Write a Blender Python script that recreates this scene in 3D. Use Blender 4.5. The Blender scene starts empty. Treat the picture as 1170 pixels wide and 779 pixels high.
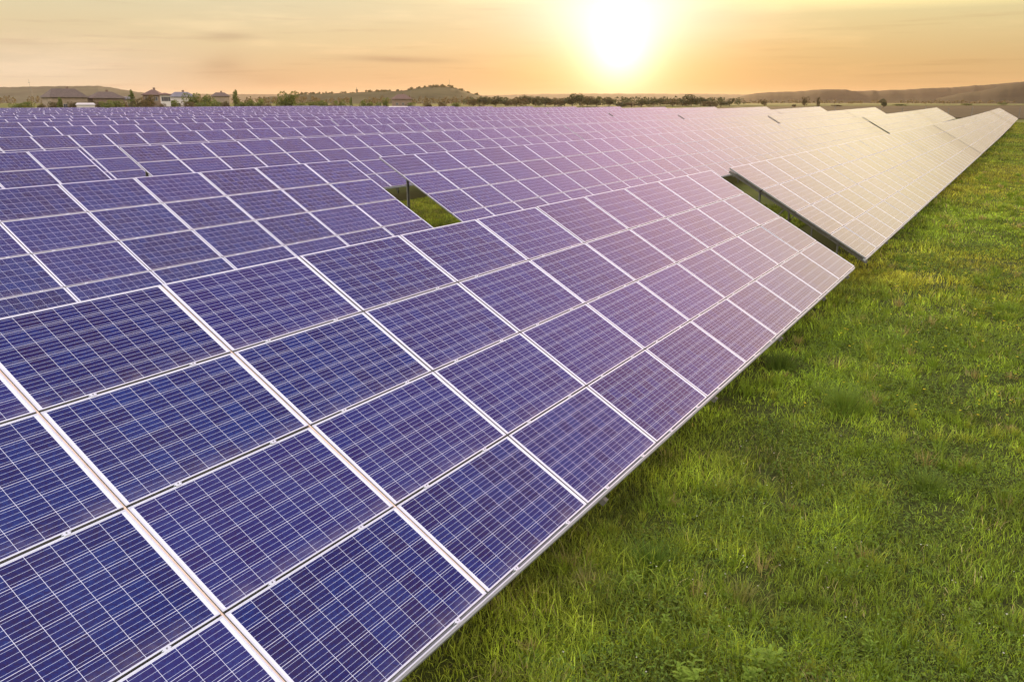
import bpy, bmesh, math, random
import numpy as np
from mathutils import Matrix, Vector

# ------------------------------------------------------------------ camera, sky, sun, exposure
sc = bpy.context.scene
COL = sc.collection
RAD = math.radians
PITCH = 0.2784
CAM_Z = 4.282                        # metres above the grass beside the front row
cd = bpy.data.cameras.new('camera')
cam = bpy.data.objects.new('camera', cd)
COL.objects.link(cam)
cam.location = (0, 0, CAM_Z)
cam.rotation_euler = (math.pi / 2 - PITCH, 0, 0)
cd.sensor_width = 36.0
cd.lens = 954.3 / 1170 * 36
cd.clip_start = 0.1
cd.clip_end = 30000
sc.camera = cam
FPX = 954.3
HORIZON = 389.5 - FPX * math.tan(PITCH)

SUN_AZ, SUN_EL = RAD(6.94), RAD(3.6)      # azimuth from +Y towards +X
SUN_DIR = Vector((math.sin(SUN_AZ) * math.cos(SUN_EL), math.cos(SUN_AZ) * math.cos(SUN_EL), math.sin(SUN_EL)))
SKY_STRENGTH = 0.1


class NT:
    """small helper to write node trees"""
    def __init__(s, tree):
        s.t = tree
        s.n = tree.nodes
        s.l = tree.links

    def node(s, kind, **kw):
        n = s.n.new(kind)
        for k, v in kw.items():
            setattr(n, k, v)
        return n

    def put(s, sock, v):
        if isinstance(v, bpy.types.NodeSocket):
            s.l.new(v, sock)
        elif v is not None:
            if isinstance(v, (tuple, list)) and len(v) == 3 and sock.type == 'RGBA':
                v = (*v, 1)
            sock.default_value = v

    def m(s, op, a, b=None, c=None, clamp=False):
        n = s.node('ShaderNodeMath', operation=op, use_clamp=clamp)
        s.put(n.inputs[0], a)
        if b is not None: s.put(n.inputs[1], b)
        if c is not None: s.put(n.inputs[2], c)
        return n.outputs[0]

    def v(s, op, a, b=None, scale=None):
        n = s.node('ShaderNodeVectorMath', operation=op)
        s.put(n.inputs[0], a)
        if b is not None: s.put(n.inputs[1], b)
        if scale is not None: s.put(n.inputs['Scale'], scale)
        return n.outputs['Value'] if op in ('DOT_PRODUCT', 'LENGTH', 'DISTANCE') else n.outputs[0]

    def mix(s, f, a, b, blend='MIX'):
        n = s.node('ShaderNodeMix', data_type='RGBA', blend_type=blend)
        s.put(n.inputs[0], f); s.put(n.inputs[6], a); s.put(n.inputs[7], b)
        return n.outputs[2]

    def ramp(s, f, stops, interp='LINEAR'):
        n = s.node('ShaderNodeValToRGB')
        cr = n.color_ramp
        cr.interpolation = interp
        while len(cr.elements) < len(stops): cr.elements.new(0.5)
        for e, (p, c) in zip(cr.elements, stops):
            e.position = p
            e.color = (*c, 1) if len(c) == 3 else c
        s.put(n.inputs[0], f)
        return n.outputs[0]

    def step(s, x, lo, hi):
        n = s.node('ShaderNodeMapRange', interpolation_type='SMOOTHSTEP')
        s.put(n.inputs[0], x); n.inputs[1].default_value = lo; n.inputs[2].default_value = hi
        return n.outputs[0]

    def noise(s, vec, scale, detail=4, rough=0.55, dim='3D', w=None):
        n = s.node('ShaderNodeTexNoise', noise_dimensions=dim)
        if vec is not None: s.put(n.inputs['Vector'], vec)
        n.inputs['Scale'].default_value = scale
        n.inputs['Detail'].default_value = detail
        n.inputs['Roughness'].default_value = rough
        return n.outputs[0]


world = bpy.data.worlds.new('World')
sc.world = world
world.use_nodes = True
W = NT(world.node_tree)
for n in list(W.n): W.n.remove(n)
out = W.node('ShaderNodeOutputWorld')
bg = W.node('ShaderNodeBackground')
bg.inputs['Strength'].default_value = SKY_STRENGTH
W.l.new(bg.outputs[0], out.inputs[0])
sky = W.node('ShaderNodeTexSky', sky_type='NISHITA')
sky.sun_disc = False
sky.sun_elevation = SUN_EL
sky.sun_rotation = SUN_AZ
sky.altitude = 200
sky.air_density = 1.3
sky.dust_density = 3.0
tc = W.node('ShaderNodeTexCoord')
D = W.v('NORMALIZE', tc.outputs['Generated'])
sep = W.node('ShaderNodeSeparateXYZ'); W.put(sep.inputs[0], D)
zel = W.m('MAXIMUM', sep.outputs[2], 0.0)
azm = W.m('ARCTAN2', sep.outputs[0], sep.outputs[1])
GEL = RAD(3.1)
cosg = W.v('DOT_PRODUCT', D, (math.sin(SUN_AZ) * math.cos(GEL), math.cos(SUN_AZ) * math.cos(GEL), math.sin(GEL)))
gam = W.m('ARCCOSINE', W.m('MINIMUM', cosg, 0.999999))            # angle from the sun
# evening sky: colour by height, warmer low down and to the right of the sun
low_l = W.ramp(zel, [(0.0, (0.74, 0.47, 0.26)), (0.03, (0.74, 0.50, 0.27)), (0.06, (0.78, 0.62, 0.36)), (0.12, (0.78, 0.71, 0.48)),
                     (0.23, (1.50, 1.00, 0.80)), (0.42, (1.60, 0.79, 0.88)), (0.62, (1.45, 0.58, 0.80)), (0.85, (0.50, 0.32, 0.62)), (1.0, (0.50, 0.55, 0.90))])
low_r = W.ramp(zel, [(0.0, (0.54, 0.32, 0.12)), (0.04, (0.62, 0.43, 0.19)), (0.09, (0.74, 0.64, 0.34)), (0.14, (2.25, 1.90, 0.88)),
                     (0.24, (2.15, 1.75, 1.00)), (0.36, (2.4, 1.36, 1.42)), (0.52, (1.1, 0.65, 1.0)), (0.75, (0.40, 0.34, 0.72)), (1.0, (0.50, 0.55, 0.90))])  # both ramps: bands above the view brightened and tinted for panel reflections
side = W.step(azm, -0.25, 0.42)
base = W.mix(side, low_l, low_r)
pale = W.m('MULTIPLY', W.step(W.m('MULTIPLY', azm, -1.0), 0.22, 0.5), W.m('SUBTRACT', 1.0, W.step(zel, 0.03, 0.09)))
base = W.mix(pale, base, (0.80, 0.655, 0.46))
# sky brightness added behind the camera to light grass and panels
behind = W.v('DOT_PRODUCT', D, (-math.sin(RAD(15)), -math.cos(RAD(15)), 0.0))
bk = W.m('MULTIPLY', W.step(behind, -0.40, 0.22), W.step(zel, 0.02, 0.25))
base = W.mix(bk, base, (2.65, 2.6, 2.5))
# streaky cirrus, stretched along the horizon
cv = W.node('ShaderNodeCombineXYZ')
W.put(cv.inputs[0], W.m('MULTIPLY', azm, 3.6)); W.put(cv.inputs[1], W.m('MULTIPLY', zel, 27.0)); W.put(cv.inputs[2], W.m('MULTIPLY', azm, 0.5))
c1 = W.noise(cv.outputs[0], 1.6, 7, 0.6)
cl = W.step(c1, 0.47, 0.72)
base = W.mix(W.m('MULTIPLY', cl, 0.45), base, W.v('MULTIPLY', base, (1.30, 1.26, 1.26)))
cv2 = W.node('ShaderNodeCombineXYZ')
W.put(cv2.inputs[0], W.m('MULTIPLY', azm, 3.0)); W.put(cv2.inputs[1], W.m('MULTIPLY', zel, 60.0)); W.put(cv2.inputs[2], 4.7)
c2 = W.step(W.noise(cv2.outputs[0], 1.9, 6, 0.6), 0.52, 0.75)
base = W.mix(W.m('MULTIPLY', c2, 0.8), base, W.v('MULTIPLY', base, (0.86, 0.80, 0.80)))


def blob(px, py, sx, sy, slant=0.0):
    az0 = math.atan2(px - 585, FPX * math.cos(PITCH) + (389.5 - py) * math.sin(PITCH))
    el0 = (HORIZON - py) / FPX
    dx = W.m('SUBTRACT', azm, az0)
    dy = W.m('ADD', W.m('SUBTRACT', zel, el0), W.m('MULTIPLY', dx, slant))
    q = W.m('ADD', W.m('POWER', W.m('ABSOLUTE', W.m('DIVIDE', dx, sx)), 2.0), W.m('POWER', W.m('ABSOLUTE', W.m('DIVIDE', dy, sy)), 2.0))
    return W.m('EXPONENT', W.m('MULTIPLY', q, -1.0))


cn = W.step(c1, 0.36, 0.62)
for (px, py, sx, sy, sl, amt, tint) in [
        (462, 73, 0.060, 0.0036, 0.02, 1.0, (0.62, 0.58, 0.66)), (262, 52, 0.028, 0.004, 0.0, 0.8, (0.72, 0.68, 0.72)),
        (255, 80, 0.022, 0.012, -0.15, 0.8, (0.74, 0.68, 0.68)), (290, 93, 0.06, 0.008, 0.1, 0.55, (0.80, 0.74, 0.74)),
        (170, 3, 0.04, 0.004, 0.0, 0.5, (0.75, 0.70, 0.75)), (1160, 55, 0.04, 0.004, 0.0, 0.35, (1.15, 1.1, 1.1)),
        (640, 8, 0.10, 0.010, 0.0, 0.5, (1.25, 1.22, 1.2)), (860, 62, 0.09, 0.006, 0.0, 0.35, (1.15, 0.98, 0.85))]:
    f = W.m('MULTIPLY', blob(px, py, sx, sy, sl), amt)
    f = W.m('MULTIPLY', f, W.m('ADD', 0.55, W.m('MULTIPLY', cn, 0.45)))
    base = W.mix(f, base, W.v('MULTIPLY', base, tint))
# glow round the sun
base = W.mix(W.m('MULTIPLY', blob(708, 82, 0.115, 0.045), 0.92), base, (0.86, 0.55, 0.13))
base = W.mix(W.m('MULTIPLY', blob(706, 22, 0.120, 0.050), 0.92), base, (1.0, 0.90, 0.72))
def glow(width, amount, tint):
    e = W.m('EXPONENT', W.m('MULTIPLY', W.m('POWER', W.m('DIVIDE', gam, width), 1.6), -1.0))
    return W.v('SCALE', tint, scale=W.m('MULTIPLY', e, amount))
g = W.v('ADD', glow(0.034, 0.95, (1.0, 0.95, 0.85)), glow(0.068, 0.42, (1.0, 0.84, 0.66)))
g = W.v('ADD', g, W.v('SCALE', (0.15, 0.18, 0.20), scale=blob(706, 14, 0.075, 0.040)))
tot = W.v('ADD', base, g)
tot = W.v('SCALE', tot, scale=1.0 / SKY_STRENGTH * 0.93)
tot = W.v('ADD', tot, W.v('SCALE', sky.outputs[0], scale=0.07))
below = W.step(sep.outputs[2], -0.02, 0.0)
tot = W.mix(below, (3.0, 2.4, 1.6), tot)
W.put(bg.inputs['Color'], tot)

sd = bpy.data.lights.new('sun', 'SUN')
sd.energy = 4.0
sd.angle = RAD(0.5)
sd.color = (1.0, 0.66, 0.32)
sun = bpy.data.objects.new('sun', sd)
COL.objects.link(sun)
sun.rotation_euler = (-SUN_DIR).to_track_quat('-Z', 'Y').to_euler()
sun.location = (0, 0, 60)

sc.view_settings.view_transform = 'Standard'
sc.view_settings.look = 'None'
sc.view_settings.exposure = 0.0
sc.view_settings.gamma = 1.0
sc.render.engine = 'CYCLES'
sc.cycles.max_bounces = 6
sc.cycles.transparent_max_bounces = 4
sc.cycles.volume_bounces = 0

# ------------------------------------------------------------------ field geometry
AZ, TILT = 0.5452, 0.5201
O = np.array([0.6726, 6.8899, CAM_Z - 3.5323])       # lower edge of the front row, column 0
A = np.array([math.sin(AZ), math.cos(AZ), 0.0])      # along the rows
N = np.array([-math.cos(AZ), math.sin(AZ), 0.0])     # away from the grass, to the next row
PW, PH = 1.67, 0.9862
ROW = 9.86
CLEAR = O[2]
_nk = [0, 10, 20, 30, 40, 50, 60, 70, 80, 150, 200]
_z0 = [0, 0, 0.10, 0.16, 0.27, 0.29, 0.31, 0.33, 0.34, 0.55, 0.6]
_za = [.42, .60, .60, .66, .46, .40, .36, .38, .36, .15, .1]


def lift(u, n):
    """height of the ground above the grass by the front row"""
    n_ = np.clip(n, 0, 200)
    t = np.clip((np.asarray(u, float) - 96) / 84, 0, 1.4)
    far = t ** 1.25
    return np.interp(n_, _nk, _z0) + np.interp(n_, _nk, _za) * np.minimum(far, 1.15)


def uv_of(x, y):
    dx, dy = x - O[0], y - O[1]
    return dx * A[0] + dy * A[1], dx * N[0] + dy * N[1]


def xy_of(u, n):
    return O[0] + u * A[0] + n * N[0], O[1] + u * A[1] + n * N[1]


def px_dir(px):
    """azimuth of a pixel column near the horizon"""
    return math.atan2(px - 585, FPX * math.cos(PITCH) + 275 * math.sin(PITCH))


def far_point(px, dist):
    a = px_dir(px)
    return math.sin(a) * dist / math.cos(a), dist      # dist measured along the view axis


def px_height(py, dist):
    """height above z=0 of a thing seen at row py from that distance"""
    return CAM_Z + (HORIZON - py) * dist / FPX * 0.985


# ------------------------------------------------------------------ helpers
def tag(o, label=None, cat=None, group=None, kind=None):
    if label: o['label'] = label
    if cat: o['category'] = cat
    if group: o['group'] = group
    if kind: o['kind'] = kind
    return o


def link(name, mesh, parent=None, mat4=None):
    o = bpy.data.objects.new(name, mesh)
    COL.objects.link(o)
    if parent is not None: o.parent = parent
    if mat4 is not None: o.matrix_local = mat4
    return o


def empty(name, loc, rz=0.0):
    o = bpy.data.objects.new(name, None)
    o.empty_display_size = 0.3
    o.location = loc
    o.rotation_euler = (0, 0, rz)
    COL.objects.link(o)
    return o


class MB:
    def __init__(s):
        s.v, s.f, s.mi, s.uv = [], [], [], []

    def quad(s, p, mi=0, uv=None):
        b = len(s.v)
        s.v += [tuple(q) for q in p]
        s.f.append(tuple(range(b, b + len(p)))); s.mi.append(mi)
        s.uv += list(uv) if uv else [(0, 0)] * len(p)

    def box(s, x0, x1, y0, y1, z0, z1, mi=0, M=None):
        c = [(x, y, z) for z in (z0, z1) for y in (y0, y1) for x in (x0, x1)]
        if M is not None: c = [tuple(M @ Vector(q)) for q in c]
        for q in ((0, 2, 3, 1), (4, 5, 7, 6), (0, 1, 5, 4), (2, 6, 7, 3), (0, 4, 6, 2), (1, 3, 7, 5)):
            s.quad([c[i] for i in q], mi)

    def tube(s, a, b, r0, r1, n=6, mi=0, cap=True):
        a, b = Vector(a), Vector(b)
        d = (b - a).normalized()
        x = d.orthogonal().normalized(); y = d.cross(x)
        r = [(x * math.cos(2 * math.pi * i / n) + y * math.sin(2 * math.pi * i / n)) for i in range(n)]
        for i in range(n):
            j = (i + 1) % n
            s.quad([a + r[i] * r0, a + r[j] * r0, b + r[j] * r1, b + r[i] * r1], mi)
        if cap:
            s.quad([b + q * r1 for q in r], mi)
            s.quad([a + q * r0 for q in reversed(r)], mi)

    def mesh(s, name, mats):
        me = bpy.data.meshes.new(name)
        me.from_pydata(s.v, [], s.f)
        for m_ in mats: me.materials.append(m_)
        me.polygons.foreach_set('material_index', s.mi)
        ul = me.uv_layers.new(name='UVMap')
        ul.data.foreach_set('uv', np.array(s.uv, dtype=np.float32).ravel())
        me.update()
        return me


def new_mat(name):
    m_ = bpy.data.materials.new(name)
    m_.use_nodes = True
    t = NT(m_.node_tree)
    p = t.n['Principled BSDF']
    return m_, t, p


def simple(name, col, rough=0.6, metal=0.0, var=0.0, scale=3.0, spec=0.5):
    m_, t, p = new_mat(name)
    c = (*col, 1)
    p.inputs['Roughness'].default_value = rough
    p.inputs['Metallic'].default_value = metal
    p.inputs['Specular IOR Level'].default_value = spec
    if var:
        g_ = t.node('ShaderNodeNewGeometry')
        nz = t.noise(g_.outputs['Position'], scale, 5, 0.6)
        lo = tuple(v * (1 - var) for v in col); hi = tuple(min(1, v * (1 + var)) for v in col)
        t.put(p.inputs['Base Color'], t.ramp(nz, [(0.3, lo), (0.7, hi)]))
    else:
        p.inputs['Base Color'].default_value = c
    return m_


# ------------------------------------------------------------------ materials
def cell_material():
    m_, t, p = new_mat('solar_cells')
    uv = t.node('ShaderNodeUVMap', uv_map='UVMap').outputs[0]
    sp = t.node('ShaderNodeSeparateXYZ'); t.put(sp.inputs[0], uv)
    # uv in metres inside one panel; whole panels are 10 m apart in uv so that every one gets its own cells
    cx = t.m('DIVIDE', t.m('MODULO', sp.outputs[0], 10.0), 0.1585)
    cy = t.m('DIVIDE', t.m('MODULO', sp.outputs[1], 10.0), 0.1573)
    mx = t.m('SUBTRACT', cx, 0.205)          # white margin at the ends
    my = t.m('SUBTRACT', cy, 0.075)
    fx, fy = t.m('FRACT', mx), t.m('FRACT', my)
    ix, iy = t.m('FLOOR', mx), t.m('FLOOR', my)

    def near(f, c, half):
        return t.m('LESS_THAN', t.m('ABSOLUTE', t.m('SUBTRACT', f, c)), half)
    gx = t.m('GREATER_THAN', t.m('ABSOLUTE', t.m('SUBTRACT', fx, 0.5)), 0.5 - 0.0085)
    gy = t.m('GREATER_THAN', t.m('ABSOLUTE', t.m('SUBTRACT', fy, 0.5)), 0.5 - 0.0095)
    ins = t.m('MULTIPLY', t.m('GREATER_THAN', mx, 0.0), t.m('LESS_THAN', mx, 10.0))
    ins = t.m('MULTIPLY', ins, t.m('MULTIPLY', t.m('GREATER_THAN', my, 0.0), t.m('LESS_THAN', my, 6.0)))
    gap = t.m('MAXIMUM', t.m('MAXIMUM', gx, gy), t.m('SUBTRACT', 1.0, ins))
    bus = t.m('MAXIMUM', near(t.m('ABSOLUTE', t.m('SUBTRACT', fy, 0.5)), 0.125, 0.0052), near(t.m('ABSOLUTE', t.m('SUBTRACT', fy, 0.5)), 0.375, 0.0052))
    oi = t.node('ShaderNodeObjectInfo')
    rnd = oi.outputs['Random']
    cid = t.node('ShaderNodeCombineXYZ')
    t.put(cid.inputs[0], ix); t.put(cid.inputs[1], iy)
    t.put(cid.inputs[2], t.m('ADD', t.m('MULTIPLY', rnd, 91.7), t.m('ADD', t.m('FLOOR', t.m('DIVIDE', sp.outputs[0], 10.0)),
                                                                    t.m('MULTIPLY', t.m('FLOOR', t.m('DIVIDE', sp.outputs[1], 10.0)), 57.0))))
    wn = t.node('ShaderNodeTexWhiteNoise'); t.put(wn.inputs['Vector'], cid.outputs[0])
    pid = t.node('ShaderNodeCombineXYZ')
    t.put(pid.inputs[0], t.m('FLOOR', t.m('DIVIDE', sp.outputs[0], 10.0))); t.put(pid.inputs[1], t.m('FLOOR', t.m('DIVIDE', sp.outputs[1], 10.0)))
    t.put(pid.inputs[2], t.m('MULTIPLY', rnd, 37.0))
    wp = t.node('ShaderNodeTexWhiteNoise'); t.put(wp.inputs['Vector'], pid.outputs[0])
    # crystal grains
    vo = t.node('ShaderNodeTexVoronoi'); vo.inputs['Scale'].default_value = 75.0
    cv_ = t.v('ADD', uv, t.v('SCALE', cid.outputs[0], scale=3.3)); t.put(vo.inputs['Vector'], cv_)
    gr = t.node('ShaderNodeSeparateXYZ'); t.put(gr.inputs[0], vo.outputs['Color'])
    tone = t.m('ADD', t.m('MULTIPLY', wn.outputs[0], 0.32), t.m('MULTIPLY', gr.outputs[0], 0.38))
    tone = t.m('ADD', tone, t.m('MULTIPLY', wp.outputs[0], 0.30))
    cell = t.ramp(tone, [(0.0, (0.015, 0.008, 0.036)), (0.35, (0.010, 0.011, 0.070)), (0.6, (0.009, 0.018, 0.105)), (1.0, (0.012, 0.036, 0.16))])
    # faint violet panels among blue ones
    cell = t.mix(t.m('MULTIPLY', t.step(wp.outputs[0], 0.4, 1.0), 0.30), cell, (0.035, 0.012, 0.070))
    col = t.mix(bus, cell, (0.50, 0.57, 0.74))
    col = t.mix(gap, col, (0.62, 0.65, 0.76))
    # thin film of dust over the glass
    g_ = t.node('ShaderNodeNewGeometry')
    dn = t.step(t.noise(g_.outputs['Position'], 1.3, 6, 0.65), 0.35, 0.75)
    dirt = t.m('SUBTRACT', 1.0, t.step(my, 0.0, 0.9))
    dn2 = t.step(t.noise(g_.outputs['Position'], 4.0, 5, 0.7), 0.3, 0.8)
    col = t.mix(t.m('ADD', t.m('ADD', 0.003, t.m('MULTIPLY', dn, 0.018)), t.m('MULTIPLY', t.m('MULTIPLY', dirt, dn2), 0.15)), col, (0.55, 0.45, 0.42))
    t.put(p.inputs['Base Color'], col)
    p.inputs['Roughness'].default_value = 0.19
    p.inputs['IOR'].default_value = 1.52
    p.inputs['Specular IOR Level'].default_value = 0.40
    p.inputs['Specular Tint'].default_value = (0.86, 0.60, 1.0, 1)
    # the rolled glass is very slightly wavy
    bn = t.node('ShaderNodeBump'); bn.inputs['Strength'].default_value = 0.02; bn.inputs['Distance'].default_value = 0.01
    t.put(bn.inputs['Height'], t.noise(uv, 2.0, 2, 0.5))
    t.put(p.inputs['Normal'], bn.outputs[0])
    return m_


M_CELL = cell_material()
M_ALU = simple('aluminium_frame', (0.68, 0.70, 0.73), 0.34, 0.42, 0.06, 9.0)
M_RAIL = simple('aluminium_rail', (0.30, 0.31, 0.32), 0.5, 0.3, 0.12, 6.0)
M_SIDE = simple('seam_shaded_aluminium', (0.17, 0.17, 0.165), 0.6, 0.2, 0.15, 8.0)  # frame sides coloured darker so the seams look shaded
M_SAND = simple('sand_coloured_strip', (0.72, 0.52, 0.40), 0.7, 0.0, 0.15, 12.0)
M_STEEL = simple('galvanised_steel', (0.17, 0.16, 0.14), 0.6, 0.4, 0.25, 10.0)
M_BACK = simple('white_backsheet', (0.55, 0.55, 0.55), 0.6)
M_BOLT = simple('steel_bolt', (0.22, 0.22, 0.22), 0.4, 0.8)

# ------------------------------------------------------------------ panel meshes (origin at the lower left corner of the pitch cell, z=0 is the rail top)
GX, GY = 0.0085, 0.0082           # half gaps between neighbouring modules
PX0, PX1, PY0, PY1 = GX, PW - GX, GY, PH - GY
LIP, TH = 0.011, 0.040


def glass(mb, ox=0.0, oy=0.0, fn=None, uo=(0, 0)):
    x0, x1, y0, y1 = PX0 + LIP, PX1 - LIP, PY0 + LIP, PY1 - LIP
    pts = [(ox + x0, oy + y0, TH - 0.003), (ox + x1, oy + y0, TH - 0.003), (ox + x1, oy + y1, TH - 0.003), (ox + x0, oy + y1, TH - 0.003)]
    if fn: pts = [fn(q) for q in pts]
    w, h = x1 - x0, y1 - y0
    du, dv = (1.65 - w) / 2 - 0.0, (0.970 - h) / 2
    mb.quad(pts, 0, [(uo[0] + du, uo[1] + dv), (uo[0] + du + w, uo[1] + dv), (uo[0] + du + w, uo[1] + dv + h), (uo[0] + du, uo[1] + dv + h)])


def back(mb, fn=None, ox=0.0, oy=0.0, mi=1):
    x0, x1, y0, y1 = PX0 + LIP, PX1 - LIP, PY0 + LIP, PY1 - LIP
    pts = [(ox + x0, oy + y1, TH - 0.009), (ox + x1, oy + y1, TH - 0.009), (ox + x1, oy + y0, TH - 0.009), (ox + x0, oy + y0, TH - 0.009)]
    if fn: pts = [fn(q) for q in pts]
    mb.quad(pts, mi)


def frame(mb, mi=0, fn=None, ox=0.0, oy=0.0, full=True):
    si = mi + 1          # darker sides, the shade of the seams put into their colour
    o_ = [(PX0, PY0), (PX1, PY0), (PX1, PY1), (PX0, PY1)]
    i_ = [(PX0 + LIP, PY0 + LIP), (PX1 - LIP, PY0 + LIP), (PX1 - LIP, PY1 - LIP), (PX0 + LIP, PY1 - LIP)]
    def P(q, z):
        r = (ox + q[0], oy + q[1], z)
        return fn(r) if fn else r
    for k in range(4):
        j = (k + 1) % 4
        mb.quad([P(o_[k], TH), P(o_[j], TH), P(i_[j], TH), P(i_[k], TH)], mi)
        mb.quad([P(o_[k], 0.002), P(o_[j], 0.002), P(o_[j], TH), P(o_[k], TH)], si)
        if full:
            mb.quad([P(i_[k], TH), P(i_[j], TH), P(i_[j], 0.002), P(i_[k], 0.002)], mi)
            mb.quad([P(i_[k], 0.002), P(i_[j], 0.002), P(o_[j], 0.002), P(o_[k], 0.002)], mi)


mb = MB(); glass(mb); back(mb); ME_GLASS = mb.mesh('glass_laminate', [M_CELL, M_BACK])
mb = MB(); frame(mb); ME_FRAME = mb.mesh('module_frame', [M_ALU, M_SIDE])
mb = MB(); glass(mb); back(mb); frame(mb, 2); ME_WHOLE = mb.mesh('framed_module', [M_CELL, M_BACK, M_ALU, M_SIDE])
# clamp that grips the lower edge of a module (and the upper edge of the one below)
mb = MB(); mb.box(-0.022, 0.022, -0.016, 0.016, TH + 0.0012, TH + 0.004); mb.box(-0.03, 0.03, -0.0035, 0.0035, 0.004, TH + 0.0012)
mb.tube((0, 0, TH + 0.004), (0, 0, TH + 0.009), 0.0055, 0.0055, 6, 1); ME_CLAMP = mb.mesh('module_clamp', [M_ALU, M_BOLT])


def basis(u, n, width):
    """right-handed frame of a module at row coordinates u,n: x along the row (following the ground), y up the slope, z the normal"""
    sl = float(lift(u + width / 2, n) - lift(u - width / 2, n)) / width
    a = Vector((A[0], A[1], sl)).normalized()
    b = Vector((N[0] * math.cos(TILT), N[1] * math.cos(TILT), math.sin(TILT)))
    b = (b - a * a.dot(b)).normalized()
    c = a.cross(b)
    return a, b, c


def row_origin(u, n, dz=0.0):
    return Vector((O[0] + u * A[0] + n * N[0], O[1] + u * A[1] + n * N[1], CLEAR + float(lift(u, n)) + dz))


def frame_at(u, n, v=0.0, z=0.0, dz=0.0):
    a, b, c = basis(u, n, PW)
    p = row_origin(u, n, dz) + b * v + c * z
    M = Matrix((( a.x, b.x, c.x, p.x), (a.y, b.y, c.y, p.y), (a.z, b.z, c.z, p.z), (0, 0, 0, 1)))
    return M


rng = random.Random(4)
ORD = ['front', 'second', 'third', 'fourth', 'fifth', 'sixth', 'seventh', 'eighth', 'ninth', 'tenth', 'eleventh', 'twelfth',
       'thirteenth', 'fourteenth', 'fifteenth', 'sixteenth', 'seventeenth']
GROUP = 'solar tables set out in long parallel rows'
CUT = 100
SX, SZ = math.cos(TILT), math.sin(TILT)


def strip_mesh(name, u0, u1, n, v, z, w, h, mat, step=6.0, dz=0.0):
    """a profile w wide (up the slope) and h deep running along the row under the modules, bent with the ground"""
    us = np.linspace(u0, u1, max(2, int((u1 - u0) / step) + 1))
    rings = []
    for u in us:
        M = frame_at(u, n, 0, 0, dz)
        rings.append([M @ Vector((0, v + sy * w / 2, zz)) for (sy, zz) in ((-1, z - h), (1, z - h), (1, z), (-1, z))])
    mb = MB()
    for r0, r1 in zip(rings[:-1], rings[1:]):
        for k in range(4):
            j = (k + 1) % 4
            mb.quad([r0[k], r1[k], r1[j], r0[j]])
    mb.quad(rings[0]); mb.quad(list(reversed(rings[-1])))
    return mb.mesh(name, [mat])


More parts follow.
